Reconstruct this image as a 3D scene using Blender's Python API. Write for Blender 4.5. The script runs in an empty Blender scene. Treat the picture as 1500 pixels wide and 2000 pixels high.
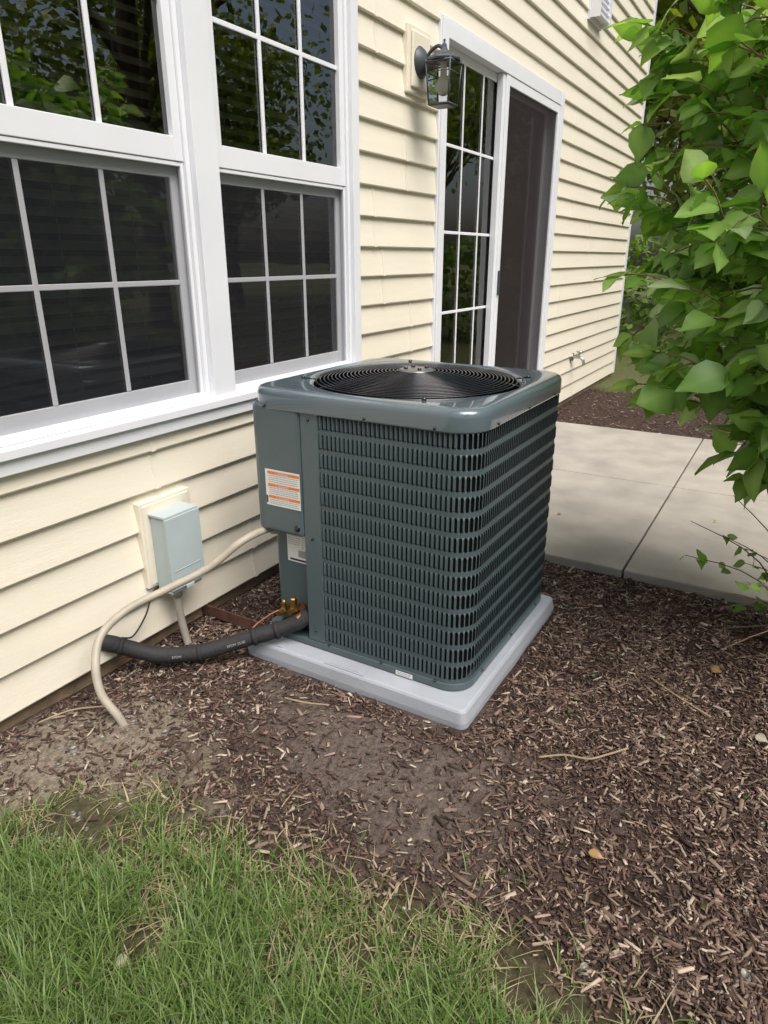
import bpy, math, random
import numpy as np
from mathutils import Vector, Matrix, noise
random.seed(7); rng=np.random.default_rng(7)
SC=bpy.context.scene
W=1.756
# ------------------------------------------------------------------ helpers
def mat(name,col,rough=0.6,metal=0.0,spec=0.5,noise_amt=0.0,nscale=8.0,bump=0.0,bscale=60.0,coat=0.0,col2=None,stretch=None,attr=None):
    m=bpy.data.materials.new(name); m.use_nodes=True
    nt=m.node_tree; b=nt.nodes['Principled BSDF']
    b.inputs['Base Color'].default_value=(*col,1); b.inputs['Roughness'].default_value=rough
    b.inputs['Metallic'].default_value=metal; b.inputs['Specular IOR Level'].default_value=spec
    b.inputs['Coat Weight'].default_value=coat
    tc=nt.nodes.new('ShaderNodeTexCoord'); src=tc.outputs['Object']
    if stretch:
        mp=nt.nodes.new('ShaderNodeMapping'); mp.inputs['Scale'].default_value=stretch
        nt.links.new(src,mp.inputs['Vector']); src=mp.outputs['Vector']
    if noise_amt>0 or col2:
        n=nt.nodes.new('ShaderNodeTexNoise'); n.inputs['Scale'].default_value=nscale; n.inputs['Detail'].default_value=6
        nt.links.new(src,n.inputs['Vector'])
        r=nt.nodes.new('ShaderNodeValToRGB')
        r.color_ramp.elements[0].position=.3; r.color_ramp.elements[1].position=.7
        c2=col2 if col2 else tuple(c*(1-noise_amt) for c in col)
        r.color_ramp.elements[0].color=(*c2,1); r.color_ramp.elements[1].color=(*col,1)
        nt.links.new(n.outputs['Fac'],r.inputs['Fac']); nt.links.new(r.outputs['Color'],b.inputs['Base Color'])
    if bump>0:
        n2=nt.nodes.new('ShaderNodeTexNoise'); n2.inputs['Scale'].default_value=bscale; n2.inputs['Detail'].default_value=5
        nt.links.new(src,n2.inputs['Vector'])
        bp=nt.nodes.new('ShaderNodeBump'); bp.inputs['Strength'].default_value=bump; bp.inputs['Distance'].default_value=.01
        nt.links.new(n2.outputs['Fac'],bp.inputs['Height']); nt.links.new(bp.outputs['Normal'],b.inputs['Normal'])
    if attr:
        a=nt.nodes.new('ShaderNodeAttribute'); a.attribute_name=attr
        nt.links.new(a.outputs['Color'],b.inputs['Base Color'])
    return m
def empty(name,loc=(0,0,0)):
    e=bpy.data.objects.new(name,None); e.location=loc; SC.collection.objects.link(e); e.empty_display_size=.2; return e
class MB:
    def __init__(s): s.v=[];s.f=[];s.m=[];s.mats=[];s.sm=[]
    def mi(s,m):
        if m not in s.mats: s.mats.append(m)
        return s.mats.index(m)
    def add(s,vs,fs,m,smooth=False):
        o=len(s.v); s.v+= [tuple(v) for v in vs]
        k=s.mi(m)
        for f in fs: s.f.append([i+o for i in f]); s.m.append(k); s.sm.append(smooth)
    def box(s,x0,x1,y0,y1,z0,z1,m):
        v=[(x0,y0,z0),(x1,y0,z0),(x1,y1,z0),(x0,y1,z0),(x0,y0,z1),(x1,y0,z1),(x1,y1,z1),(x0,y1,z1)]
        s.add(v,[(0,3,2,1),(4,5,6,7),(0,1,5,4),(1,2,6,5),(2,3,7,6),(3,0,4,7)],m)
    def prism(s,poly,z0,z1,m):
        n=len(poly); v=[(x,y,z0) for x,y in poly]+[(x,y,z1) for x,y in poly]
        f=[tuple(range(n))[::-1],tuple(range(n,2*n))]+[(i,(i+1)%n,n+(i+1)%n,n+i) for i in range(n)]
        s.add(v,f,m)
    def lathe(s,prof,c,m,n=24,axis='z',smooth=True):
        v=[];f=[]
        for r,h in prof:
            for i in range(n):
                a=2*math.pi*i/n; x,y=r*math.cos(a),r*math.sin(a)
                if axis=='z': v.append((c[0]+x,c[1]+y,c[2]+h))
                elif axis=='y': v.append((c[0]+x,c[1]+h,c[2]+y))
                else: v.append((c[0]+h,c[1]+x,c[2]+y))
        for j in range(len(prof)-1):
            for i in range(n):
                f.append((j*n+i,j*n+(i+1)%n,(j+1)*n+(i+1)%n,(j+1)*n+i))
        s.add(v,f,m,smooth)
    def tube(s,pts,r,m,n=8,sub=6,rib=0,closed=False,rfun=None):
        P=[Vector(p) for p in pts]
        if sub>1:
            Q=[]
            for i in range(len(P)-1):
                p0=P[max(i-1,0)];p1=P[i];p2=P[i+1];p3=P[min(i+2,len(P)-1)]
                for k in range(sub):
                    t=k/sub
                    Q.append(.5*((2*p1)+(p2-p0)*t+(2*p0-5*p1+4*p2-p3)*t*t+(3*p1-p0-3*p2+p3)*t**3))
            Q.append(P[-1]); P=Q
        v=[];f=[];up=Vector((0,0,1)); L=len(P)
        tg=[(P[min(i+1,L-1)]-P[max(i-1,0)]).normalized() for i in range(L)]
        nn=tg[0].cross(up)
        if nn.length<1e-3: nn=tg[0].cross(Vector((1,0,0)))
        nn.normalize()
        for i in range(L):
            nn=(nn-tg[i]*nn.dot(tg[i])).normalized(); bb=tg[i].cross(nn)
            rr=r if not rfun else r*rfun(i/(L-1))
            if rib: rr*=1+(rib if i%2 else -rib)
            for k in range(n):
                a=2*math.pi*k/n; v.append(P[i]+nn*math.cos(a)*rr+bb*math.sin(a)*rr)
        for i in range(L-1):
            for k in range(n): f.append((i*n+k,i*n+(k+1)%n,(i+1)*n+(k+1)%n,(i+1)*n+k))
        f.append(tuple(range(n))[::-1]); f.append(tuple((L-1)*n+k for k in range(n)))
        s.add(v,f,m,True)
    def build(s,name,parent=None,bevel=0,seg=2,loc=None):
        me=bpy.data.meshes.new(name); me.from_pydata(s.v,[],s.f)
        for m in s.mats: me.materials.append(m)
        me.polygons.foreach_set('material_index',s.m); me.polygons.foreach_set('use_smooth',s.sm); me.update()
        o=bpy.data.objects.new(name,me); SC.collection.objects.link(o)
        if parent: o.parent=parent
        if bevel:
            b=o.modifiers.new('bevel','BEVEL'); b.width=bevel; b.segments=seg; b.limit_method='ANGLE'; b.angle_limit=math.radians(40)
        return o
def npmesh(name,V,faces_flat,loop_tot,mats,parent=None,col=None,smooth=False,midx=None):
    me=bpy.data.meshes.new(name); nv=len(V); nl=len(faces_flat); nf=len(loop_tot)
    me.vertices.add(nv); me.vertices.foreach_set('co',np.asarray(V,dtype=np.float32).ravel())
    me.loops.add(nl); me.loops.foreach_set('vertex_index',np.asarray(faces_flat,dtype=np.int32))
    me.polygons.add(nf); st=np.concatenate([[0],np.cumsum(loop_tot)[:-1]]).astype(np.int32)
    me.polygons.foreach_set('loop_start',st); me.polygons.foreach_set('loop_total',np.asarray(loop_tot,dtype=np.int32))
    if smooth: me.polygons.foreach_set('use_smooth',np.ones(nf,dtype=bool))
    for m in mats: me.materials.append(m)
    if midx is not None: me.polygons.foreach_set('material_index',np.asarray(midx,dtype=np.int32))
    me.update(calc_edges=True)
    if col is not None:
        a=me.color_attributes.new('tint','FLOAT_COLOR','POINT')
        c=np.ones((nv,4),dtype=np.float32); c[:,:3]=col; a.data.foreach_set('color',c.ravel())
    o=bpy.data.objects.new(name,me); SC.collection.objects.link(o)
    if parent: o.parent=parent
    return o
def text(body,loc,size,m,parent,axes=None,name='lettering'):
    c=bpy.data.curves.new(name,'FONT'); c.body=body; c.size=size; c.materials.append(m)
    o=bpy.data.objects.new(name,c); SC.collection.objects.link(o)
    X,Y=axes if axes else (Vector((0,-1,0)),Vector((0,0,1)))
    Z=X.cross(Y); M=Matrix((X,Y,Z)).transposed().to_4x4(); M.translation=Vector(loc); o.matrix_world=M
    if parent: o.parent=parent
    return o
# ------------------------------------------------------------------ materials
M_side=mat('vinyl_siding',(.79,.74,.615),.45,noise_amt=.06,nscale=2.0,bump=.12,bscale=30,stretch=(1,1,14))
M_trim=mat('white_vinyl',(.78,.80,.84),.35,noise_amt=.05,nscale=5)
M_fnd=mat('foundation_concrete',(.30,.22,.14),.9,noise_amt=.5,nscale=9,bump=.5,bscale=80)
M_dark=mat('interior_dark',(.05,.05,.055),.8)
M_blind=mat('blind_slat',(.62,.63,.57),.5)
M_curt=mat('interior_wall',(.16,.15,.14),.8)
M_acp=mat('ac_paint',(.078,.112,.125),.36,coat=.15,noise_amt=.06,nscale=3,bump=.02,bscale=200)
M_louv=mat('ac_louver_paint',(.068,.098,.110),.48,noise_amt=.06,nscale=3)
M_lid=mat('ac_paint_sky_sheen',(.10,.135,.158),.2,coat=.7,noise_amt=.05,nscale=3)  # unit paint for the lid, sky reflection painted in as a lighter, bluer base
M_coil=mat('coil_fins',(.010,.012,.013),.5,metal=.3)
M_blk=mat('black_coated_wire',(.008,.009,.014),.25,coat=.3)
M_pad=mat('grey_plastic_pad',(.38,.41,.46),.5,noise_amt=.14,nscale=6,bump=.12,bscale=120)
M_orange=mat('orange_print',(.75,.20,.03),.5)
M_white=mat('label_white',(.75,.75,.74),.4)
M_ink=mat('ink',(.03,.03,.035),.5)
M_inkg=mat('ink_grey',(.30,.30,.30),.5)
M_beige=mat('beige_conduit',(.42,.38,.31),.5,noise_amt=.2,nscale=20)
M_pvc=mat('grey_conduit',(.38,.35,.30),.5,noise_amt=.15,nscale=20)
M_ins=mat('foam_insulation',(.018,.018,.02),.75,bump=.3,bscale=80)
M_box=mat('grey_box_paint',(.44,.52,.53),.4,noise_amt=.06,nscale=8)
M_brass=mat('brass',(.40,.25,.09),.4,metal=1)
M_cop=mat('copper',(.22,.10,.06),.5,metal=.8)
M_rust=mat('rusty_steel',(.14,.065,.045),.8,noise_amt=.5,nscale=30,bump=.4)
M_steel=mat('steel',(.5,.5,.5),.3,metal=1)
M_hub=mat('hub_plate',(.22,.23,.23),.3,metal=.6)
M_lampm=mat('lamp_metal',(.05,.058,.07),.45)
M_bulb=mat('bulb_glass',(.75,.70,.60),.2)
M_bark=mat('bark',(.16,.12,.085),.9,noise_amt=.5,nscale=12,bump=.6,bscale=20)
M_twig=mat('twig_bark',(.24,.16,.09),.8,noise_amt=.4,nscale=15)
M_fence=mat('wood_floor',(.33,.24,.17),.8,noise_amt=.35,nscale=4,stretch=(12,12,1),bump=.2)
M_roof=mat('asphalt_shingle',(.10,.09,.085),.9,noise_amt=.4,nscale=20)
M_dirtstone=mat('stone',(.42,.39,.35),.8,noise_amt=.3,nscale=20)
def glass_mat(name,tint,ior):
    m=bpy.data.materials.new(name); m.use_nodes=True; nt=m.node_tree; nt.nodes.clear()
    o=nt.nodes.new('ShaderNodeOutputMaterial'); mx=nt.nodes.new('ShaderNodeMixShader'); fr=nt.nodes.new('ShaderNodeFresnel')
    fr.inputs['IOR'].default_value=ior
    t=nt.nodes.new('ShaderNodeBsdfTransparent'); t.inputs['Color'].default_value=(*tint,1)
    g=nt.nodes.new('ShaderNodeBsdfGlossy'); g.inputs['Roughness'].default_value=.0
    n=nt.nodes.new('ShaderNodeTexNoise'); n.inputs['Scale'].default_value=2.2; bp=nt.nodes.new('ShaderNodeBump'); bp.inputs['Strength'].default_value=.05;bp.inputs['Distance'].default_value=.02
    tcg=nt.nodes.new('ShaderNodeTexCoord'); nt.links.new(tcg.outputs['Object'],n.inputs['Vector'])
    nt.links.new(n.outputs['Fac'],bp.inputs['Height']); nt.links.new(bp.outputs['Normal'],g.inputs['Normal'])
    nt.links.new(fr.outputs['Fac'],mx.inputs['Fac']); nt.links.new(t.outputs[0],mx.inputs[1]); nt.links.new(g.outputs[0],mx.inputs[2]); nt.links.new(mx.outputs[0],o.inputs[0])
    return m
M_glass=glass_mat('window_glass',(.80,.85,.81),2.5)
M_lglass=glass_mat('lamp_glass',(.85,.87,.87),1.45)
def screen_mat(name='insect_screen',fac=.30,col=(.04,.04,.05,1)):
    m=bpy.data.materials.new(name); m.use_nodes=True; nt=m.node_tree; nt.nodes.clear()
    o=nt.nodes.new('ShaderNodeOutputMaterial'); mx=nt.nodes.new('ShaderNodeMixShader'); mx.inputs['Fac'].default_value=fac
    t=nt.nodes.new('ShaderNodeBsdfTransparent'); d=nt.nodes.new('ShaderNodeBsdfDiffuse'); d.inputs['Color'].default_value=col
    nt.links.new(t.outputs[0],mx.inputs[1]); nt.links.new(d.outputs[0],mx.inputs[2]); nt.links.new(mx.outputs[0],o.inputs[0]); return m
M_screen=screen_mat(); M_dscreen=screen_mat('door_screen_mesh',.62,(.045,.038,.040,1))
def leaf_mat(name,transl=.35,rough=.4):
    m=bpy.data.materials.new(name); m.use_nodes=True; nt=m.node_tree; b=nt.nodes['Principled BSDF']; out=nt.nodes['Material Output']
    a=nt.nodes.new('ShaderNodeAttribute'); a.attribute_name='tint'
    nt.links.new(a.outputs['Color'],b.inputs['Base Color']); b.inputs['Roughness'].default_value=rough
    tr=nt.nodes.new('ShaderNodeBsdfTranslucent'); mm=nt.nodes.new('ShaderNodeMixRGB'); mm.blend_type='MULTIPLY'; mm.inputs[0].default_value=1
    mm.inputs[2].default_value=(1.5,1.7,.6,1); nt.links.new(a.outputs['Color'],mm.inputs[1]); nt.links.new(mm.outputs[0],tr.inputs['Color'])
    mx=nt.nodes.new('ShaderNodeMixShader'); mx.inputs[0].default_value=transl
    nt.links.new(b.outputs[0],mx.inputs[1]); nt.links.new(tr.outputs[0],mx.inputs[2]); nt.links.new(mx.outputs[0],out.inputs[0]); return m
M_leaf=leaf_mat('shrub_leaf',.42,.38); M_tleaf=leaf_mat('tree_leaf',.3,.5); M_grass=leaf_mat('grass_blade',.3,.5)
M_chip=mat('mulch_chip',(.1,.07,.05),.85,attr='tint')
# ------------------------------------------------------------------ house
house=empty('vinyl_sided_house',(0,W,0))
def hp(o): o.parent=house; o.matrix_parent_inverse=Matrix.Translation((0,-W,0)); return o
EX=8.1; X0=-5.0; ZT=5.6; CP=.127
openings=[(.80,2.72,.755,2.46),(3.48,5.45,.10,2.36)]
mb=MB()
cuts=sorted({X0,EX}|{o[0] for o in openings}|{o[1] for o in openings})
nc=int((ZT-.055)/CP)+1
for i in range(len(cuts)-1):
    xa,xb=cuts[i],cuts[i+1]; xm=(xa+xb)/2
    ops=[(o[2],o[3]) for o in openings if o[0]<xm<o[1]]
    for c in range(nc):
        z0=.055+c*CP; z1=z0+CP
        ints=[(z0,z1)]
        for a,b in ops:
            new=[]
            for (p,q) in ints:
                if q<=a or p>=b: new.append((p,q)); continue
                if p<a: new.append((p,a))
                if q>b: new.append((b,q))
            ints=new
        for p,q in ints:
            yo=lambda z: W-.020+.018*(z-z0)/CP
            ns=max(1,int((xb-xa)/.25)); 
            vs=[];fs=[]
            for k in range(ns+1):
                x=xa+(xb-xa)*k/ns
                w=.0022*noise.noise((x*1.3,c*3.1,0)); wz=.0014*noise.noise((x*.9,c*5.1,7))
                if p==z0:
                    vs+=[(x,W+.004,p),(x,yo(p)+.003+w,p-.001+wz),(x,yo(p)+w,p+.004+wz),(x,yo(q)+w*.3,q)]
                else: vs+=[(x,W+.004,p),(x,yo(p)+w,p),(x,yo(p)+w,p+.0005),(x,yo(q)+w*.3,q)]
            for k in range(ns):
                for j in range(3): fs.append((k*4+j,(k+1)*4+j,(k+1)*4+j+1,k*4+j+1))
            mb.add(vs,fs,M_side,False)
hp(mb.build('siding'))
mb=MB()
for c in range(0,nc,2):
    z0=.055+c*CP
    for xj in (3.02+.2*math.sin(c*2.3),6.4+.7*math.sin(c*1.9),.2+.5*math.sin(c*3.1),1.9+.7*math.sin(c*4.1)):
        if .76<xj<2.76 and .60<z0<2.5: continue
        if 3.05<xj<3.42 and 1.7<z0<2.3: continue
        if 1.3<xj<1.62 and z0<.55: continue
        for q in (0,1):
            z=z0+q*CP
            mb.add([(xj,W-.0225,z),(xj+.02,W-.0215,z),(xj+.02,W-.0035,z+CP-.002),(xj,W-.0050,z+CP-.002),(xj,W-.012,z),(xj,W+.004,z+CP-.002)],[(0,1,2,3),(0,3,5,4)],M_side)
hp(mb.build('siding_laps'))
mb=MB()
mb.box(X0,EX,W+.012,W+.2,-.3,.075,M_fnd)
hp(mb.build('foundation'))
mb=MB()
def wallpanel(x0,x1,z0,z1): mb.box(x0,x1,W+.006,W+.1,z0,z1,M_trim)
wallpanel(X0,.80,.076,ZT); wallpanel(.80,2.72,.076,.755); wallpanel(.80,2.72,2.46,ZT); wallpanel(2.72,3.48,.076,ZT); wallpanel(3.48,5.45,2.36,ZT); wallpanel(5.45,EX,.076,ZT)
mb.box(X0,EX,W+8,W+8.1,0,ZT,M_side); mb.box(X0,X0+.1,W+.101,W+7.99,0,ZT,M_side); mb.box(EX-.1,EX,W+.101,W+7.99,0,ZT,M_side)
mb.box(X0+.1,EX-.1,W+2.6,W+2.7,.1,2.6,M_curt); mb.box(X0+.1,EX-.1,W+.101,W+7.99,2.61,2.8,M_curt); mb.box(X0+.1,EX-.1,W+.101,W+7.99,-.05,.08,M_fence)
hp(mb.build('walls'))
mb=MB(); mb.box(EX-.07,EX+.012,W-.02,W+.09,.05,ZT,M_trim); hp(mb.build('corner_post'))
mb=MB()
ye0,ye1,yr=W-.45,W+8.55,W+4.05
mb.add([(X0-.3,ye0,ZT),(EX+.3,ye0,ZT),(EX+.3,yr,ZT+2.4),(X0-.3,yr,ZT+2.4),(X0-.3,ye1,ZT),(EX+.3,ye1,ZT)],[(0,1,2,3),(3,2,5,4)],M_roof)
mb.add([(X0,W,ZT),(X0,W+8.1,ZT),(X0,yr,ZT+2.2),(EX,W,ZT),(EX,W+8.1,ZT),(EX,yr,ZT+2.2)],[(0,1,2),(3,4,5)],M_side)
mb.box(X0-.3,EX+.3,ye0-.02,ye0,ZT-.15,ZT+.02,M_trim); mb.box(X0-.3,EX+.3,ye0+.001,W-.02,ZT-.15,ZT-.13,M_trim)
hp(mb.build('roof'))
# --- twin window
mb=MB(); T=M_trim
F0=W-.030
def frame(x0,x1,z0,z1,w,ya,yb,wb=None,wt=None):
    wb=wb or w; wt=wt or w
    mb.box(x0,x0+w,ya,yb,z0,z1,T); mb.box(x1-w,x1,ya,yb,z0,z1,T)
    mb.box(x0+w,x1-w,ya+.001,yb,z0,z0+wb,T); mb.box(x0+w,x1-w,ya+.001,yb,z1-wt,z1,T)
mb.box(.80,.872,F0,W+.08,.80,2.46,T); mb.box(2.665,2.712,F0,W+.08,.80,2.46,T)
mb.box(.80,2.712,F0-.002,W+.08,2.40,2.461,T)
mb.box(1.750,1.857,F0-.004,W+.08,.80,2.40,T)
mb.box(2.7125,2.726,W-.024,W+.003,.74,2.47,T)
mb.box(.78,2.732,F0-.022,W+.08,.786,.812,T); mb.box(.79,2.724,F0-.008,W+.08,.742,.785,T)
WX=((.873,1.749),(1.858,2.664))
for (x0,x1) in WX:
    frame(x0,x1,.813,2.399,.018,W-.012,W+.07)
    a,b=x0+.019,x1-.019
    frame(a,b,.832,1.56,.032,W+.028,W+.055,.05,.045)
    frame(a,b,1.56,2.380,.032,W-.004,W+.026,.068,.04)
    for k in (1,2):
        xm=a+.032+(b-a-.064)*k/3
        mb.box(xm-.008,xm+.008,W+.006,W+.014,1.629,2.339,T)
        mb.box(xm-.008,xm+.008,W+.0285,W+.0335,.883,1.514,T)
    mb.box(a+.033,b-.033,W+.0065,W+.0135,1.975,1.991,T); mb.box(a+.033,b-.033,W+.029,W+.033,1.195,1.211,T)
    frame(a,b,.826,1.558,.012,W-.001,W+.012)
hp(mb.build('window_frames',bevel=.003,seg=2))
mb=MB()
for (x0,x1) in WX:
    a,b=x0+.02,x1-.02
    mb.add([(a+.02,W+.016,1.6),(b-.02,W+.016,1.6),(b-.02,W+.016,2.36),(a+.02,W+.016,2.36)],[(0,1,2,3)],M_glass)
    mb.add([(a+.02,W+.036,.86),(b-.02,W+.036,.86),(b-.02,W+.036,1.54),(a+.02,W+.036,1.54)],[(0,1,2,3)],M_glass)
hp(mb.build('window_glass'))
mb=MB()
for (x0,x1) in WX:
    a,b=x0+.02,x1-.02
    mb.add([(a+.009,W+.005,.837),(b-.009,W+.005,.837),(b-.009,W+.005,1.547),(a+.009,W+.005,1.547)],[(0,1,2,3)],M_screen)
hp(mb.build('insect_screens'))
mb=MB()
for (x0,x1) in WX:
    z=.87; j=0
    while z<2.38:
        k=.0015*math.sin(j*2.7); j+=1
        mb.add([(x0+.03,W+.080,z+k),(x1-.03,W+.080,z-k),(x1-.03,W+.090,z+.014-k),(x0+.03,W+.090,z+.014+k),(x1-.03,W+.105,z+.026-k),(x0+.03,W+.105,z+.026+k)],[(0,1,2,3),(3,2,4,5)],M_blind)
        z+=.043
    for q in (.2,.5,.8):
        xx=x0+(x1-x0)*q; mb.box(xx-.001,xx+.001,W+.077,W+.079,.86,2.38,M_blind)
hp(mb.build('window_blinds'))
# --- patio door
mb=MB()
D0=W-.032
mb.box(3.48,3.545,D0,W+.1,.10,2.36,T); mb.box(5.385,5.45,D0,W+.1,.10,2.36,T); mb.box(3.546,5.384,D0+.001,W+.1,2.285,2.359,T); mb.box(3.546,5.384,D0-.01,W+.1,.10,.16,T)
mb.box(3.466,3.479,W-.024,W+.003,.09,2.375,T); mb.box(5.451,5.463,W-.024,W+.003,.09,2.375,T); mb.box(3.48,5.45,W-.026,W+.003,2.361,2.374,T)
def fr(x0,x1,z0,z1,w,ya,yb,wb): frame(x0,x1,z0,z1,w,ya,yb,wb,w)
fr(3.547,4.42,.161,2.284,.045,W+.02,W+.05,.10)
fr(4.36,5.383,.162,2.283,.05,W+.055,W+.085,.10)
fr(4.34,5.38,.164,2.282,.050,W-.028,W-.006,.08)
mb.box(4.30,4.338,W-.02,W+.018,.163,2.282,T)
for k in (1,2):
    xm=3.60+.77*k/3; mb.box(xm-.007,xm+.007,W+.0205,W+.0265,.262,2.238,T)
for zz in (1.84,1.41,.98,.55): mb.box(3.593,4.369,W+.021,W+.026,zz-.008,zz+.008,T)
mb.box(3.5,5.43,D0-.05,D0-.011,.06,.10,M_steel)
mb.box(4.352,4.372,W-.040,W-.0285,1.05,1.20,M_lampm)
hp(mb.build('patio_door_frame',bevel=.003))
mb=MB()
mb.add([(3.58,W+.028,.25),(4.38,W+.028,.25),(4.38,W+.028,2.25),(3.58,W+.028,2.25)],[(0,1,2,3)],M_glass)
mb.add([(4.4,W+.07,.25),(5.34,W+.07,.25),(5.34,W+.07,2.24),(4.4,W+.07,2.24)],[(0,1,2,3)],M_glass)
hp(mb.build('patio_door_glass'))
mb=MB(); 
mb.add([(4.385,W-.016,.24),(5.335,W-.016,.24),(5.335,W-.016,2.235),(4.385,W-.016,2.235)],[(0,1,2,3)],M_dscreen)
hp(mb.build('patio_door_screen'))
mb=MB()
x=3.6; j=0
while x<5.34:
    d=.055+.008*math.sin(j*1.7); j+=1
    mb.add([(x,W+.11,.2),(x+d,W+.165,.2),(x+d,W+.165,2.28),(x,W+.11,2.28)],[(0,1,2,3)],M_blind); x+=.085
hp(mb.build('vertical_blinds'))
# ------------------------------------------------------------------ wall things
lamp=empty('wall_lantern',(3.22,W,2.12))
def pp(o,e): o.parent=e; o.matrix_parent_inverse=Matrix.Translation(-Vector(e.location)); return o
mb=MB(); mb.box(3.12,3.34,W-.035,W-.003,1.985,2.255,M_side); mb.box(3.145,3.315,W-.047,W-.0355,2.01,2.23,M_side); pp(mb.build('mounting_block',bevel=.006),lamp)
mb=MB()
mb.lathe([(0,-.085),(.02,-.083),(.05,-.065),(.062,-.052),(.065,-.0475),(0,-.0475)],(3.22,W,2.115),M_lampm,24,'y')
mb.tube([(3.22,W-.07,2.12),(3.22,W-.10,2.155),(3.22,W-.135,2.17),(3.22,W-.16,2.155)],.008,M_lampm,8)
cx,cy,cz=3.22,W-.165,2.03
mb.lathe([(0,.165),(.006,.16),(.004,.15),(.012,.14),(.014,.13),(.018,.12),(.04,.112),(.044,.105),(.075,.09),(.08,.082),(.078,.075),(.0,.078)],(cx,cy,cz),M_lampm,8,smooth=False)
h=.062
for sx in(-1,1):
    for sy in(-1,1):
        mb.tube([(cx+sx*h*.98,cy+sy*h*.98,cz+.08),(cx+sx*h*.78,cy+sy*h*.78,cz-.095)],.004,M_lampm,6,sub=1)
def sq(z,h,r=.0045):
    for a,b in (((-1,-1),(1,-1)),((1,-1),(1,1)),((1,1),(-1,1)),((-1,1),(-1,-1))): mb.tube([(cx+a[0]*h,cy+a[1]*h,z),(cx+b[0]*h,cy+b[1]*h,z)],r,M_lampm,6,sub=1)
sq(cz-.095,h*.8); sq(cz+.07,h*.98); sq(cz+.03,h*.92,.0025)
mb.box(cx-.046,cx+.046,cy-.046,cy+.046,cz-.102,cz-.096,M_lampm)
pp(mb.build('lantern_body'),lamp)
mb=MB()
for a,b in (((-1,-1),(1,-1)),((1,-1),(1,1)),((1,1),(-1,1)),((-1,1),(-1,-1))):
    mb.add([(cx+a[0]*h*.8,cy+a[1]*h*.8,cz-.093),(cx+b[0]*h*.8,cy+b[1]*h*.8,cz-.093),(cx+b[0]*h*.97,cy+b[1]*h*.97,cz+.07),(cx+a[0]*h*.97,cy+a[1]*h*.97,cz+.07)],[(0,1,2,3)],M_lglass)
pp(mb.build('lantern_glass'),lamp)
mb=MB(); mb.lathe([(0,-.06),(.015,-.057),(.030,-.04),(.034,-.02),(.029,.0),(.016,.02),(.014,.05),(.014,.075)],(cx,cy,cz),M_bulb,16); pp(mb.build('bulb'),lamp)
vent=empty('exhaust_vent_hood',(6.05,W,3.08))
mb=MB(); mb.box(5.88,6.22,W-.03,W-.004,2.92,3.28,T)
for i in range(7): mb.box(5.90,6.20,W-.09+.004*i,W-.031,2.955+i*.045,2.955+i*.045+.014,T)
mb.box(5.89,5.90,W-.10,W-.031,2.93,3.27,T);mb.box(6.20,6.21,W-.10,W-.031,2.93,3.27,T);mb.box(5.89,6.21,W-.075,W-.0311,3.271,3.285,T)
pp(mb.build('hood'),vent)
sp=empty('garden_spigot',(6.3,W,.43))
mb=MB(); mb.lathe([(0,-.03),(.035,-.03),(.035,-.018),(.0,-.018)],(6.3,W,.43),M_steel,16,'y'); mb.tube([(6.3,W-.02,.43),(6.3,W-.09,.43),(6.3,W-.12,.41),(6.3,W-.13,.37)],.014,M_steel,10)
mb.tube([(6.3,W-.075,.43),(6.3,W-.085,.475)],.007,M_steel,8,sub=1); mb.lathe([(0,0),(.03,0),(.033,.006),(.03,.012),(0,.012)],(6.3,W-.087,.475),M_steel,12); pp(mb.build('tap'),sp)
# disconnect box
db=empty('electrical_disconnect_box',(1.47,W,.38))
mb=MB(); mb.box(1.365,1.585,W-.032,W-.004,.235,.535,M_side); mb.box(1.375,1.575,W-.036,W-.0325,.245,.525,M_side); pp(mb.build('mounting_plate',bevel=.004),db)
mb=MB(); mb.box(1.40,1.535,W-.105,W-.037,.215,.485,M_box); pp(mb.build('box_body',bevel=.004),db)
mb=MB(); mb.box(1.394,1.541,W-.117,W-.1055,.235,.488,M_box); mb.box(1.394,1.541,W-.112,W-.037,.4885,.496,M_box); mb.box(1.45,1.485,W-.121,W-.1175,.225,.236,M_box)
mb.box(1.41,1.525,W-.1185,W-.1172,.30,.303,M_box)
pp(mb.build('box_cover',bevel=.003),db)
t=text('NORDWELL',(1.425,W-.1178,.262),.017,M_inkg,db,(Vector((1,0,0)),Vector((0,0,1)))); t.matrix_parent_inverse=Matrix.Translation(-Vector(db.location))
mb=MB(); mb.tube([(1.445,W-.07,.22),(1.445,W-.07,.18),(1.45,W-.075,.08),(1.455,W-.09,-.02)],.0135,M_pvc,10); mb.lathe([(0,.0),(.02,0),(.02,.03),(0,.03)],(1.445,W-.07,.187),M_pvc,12)
mb.tube([(1.53,W-.06,.36),(1.59,W-.03,.34),(1.595,W-.022,.28),(1.55,W-.022,.235),(1.46,W-.03,.222),(1.39,W-.022,.215),(1.34,W-.03,.15),(1.28,W-.03,.10),(1.23,W-.04,.12)],.003,M_ins,6)
pp(mb.build('feeder_conduit_and_wire'),db)
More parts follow.
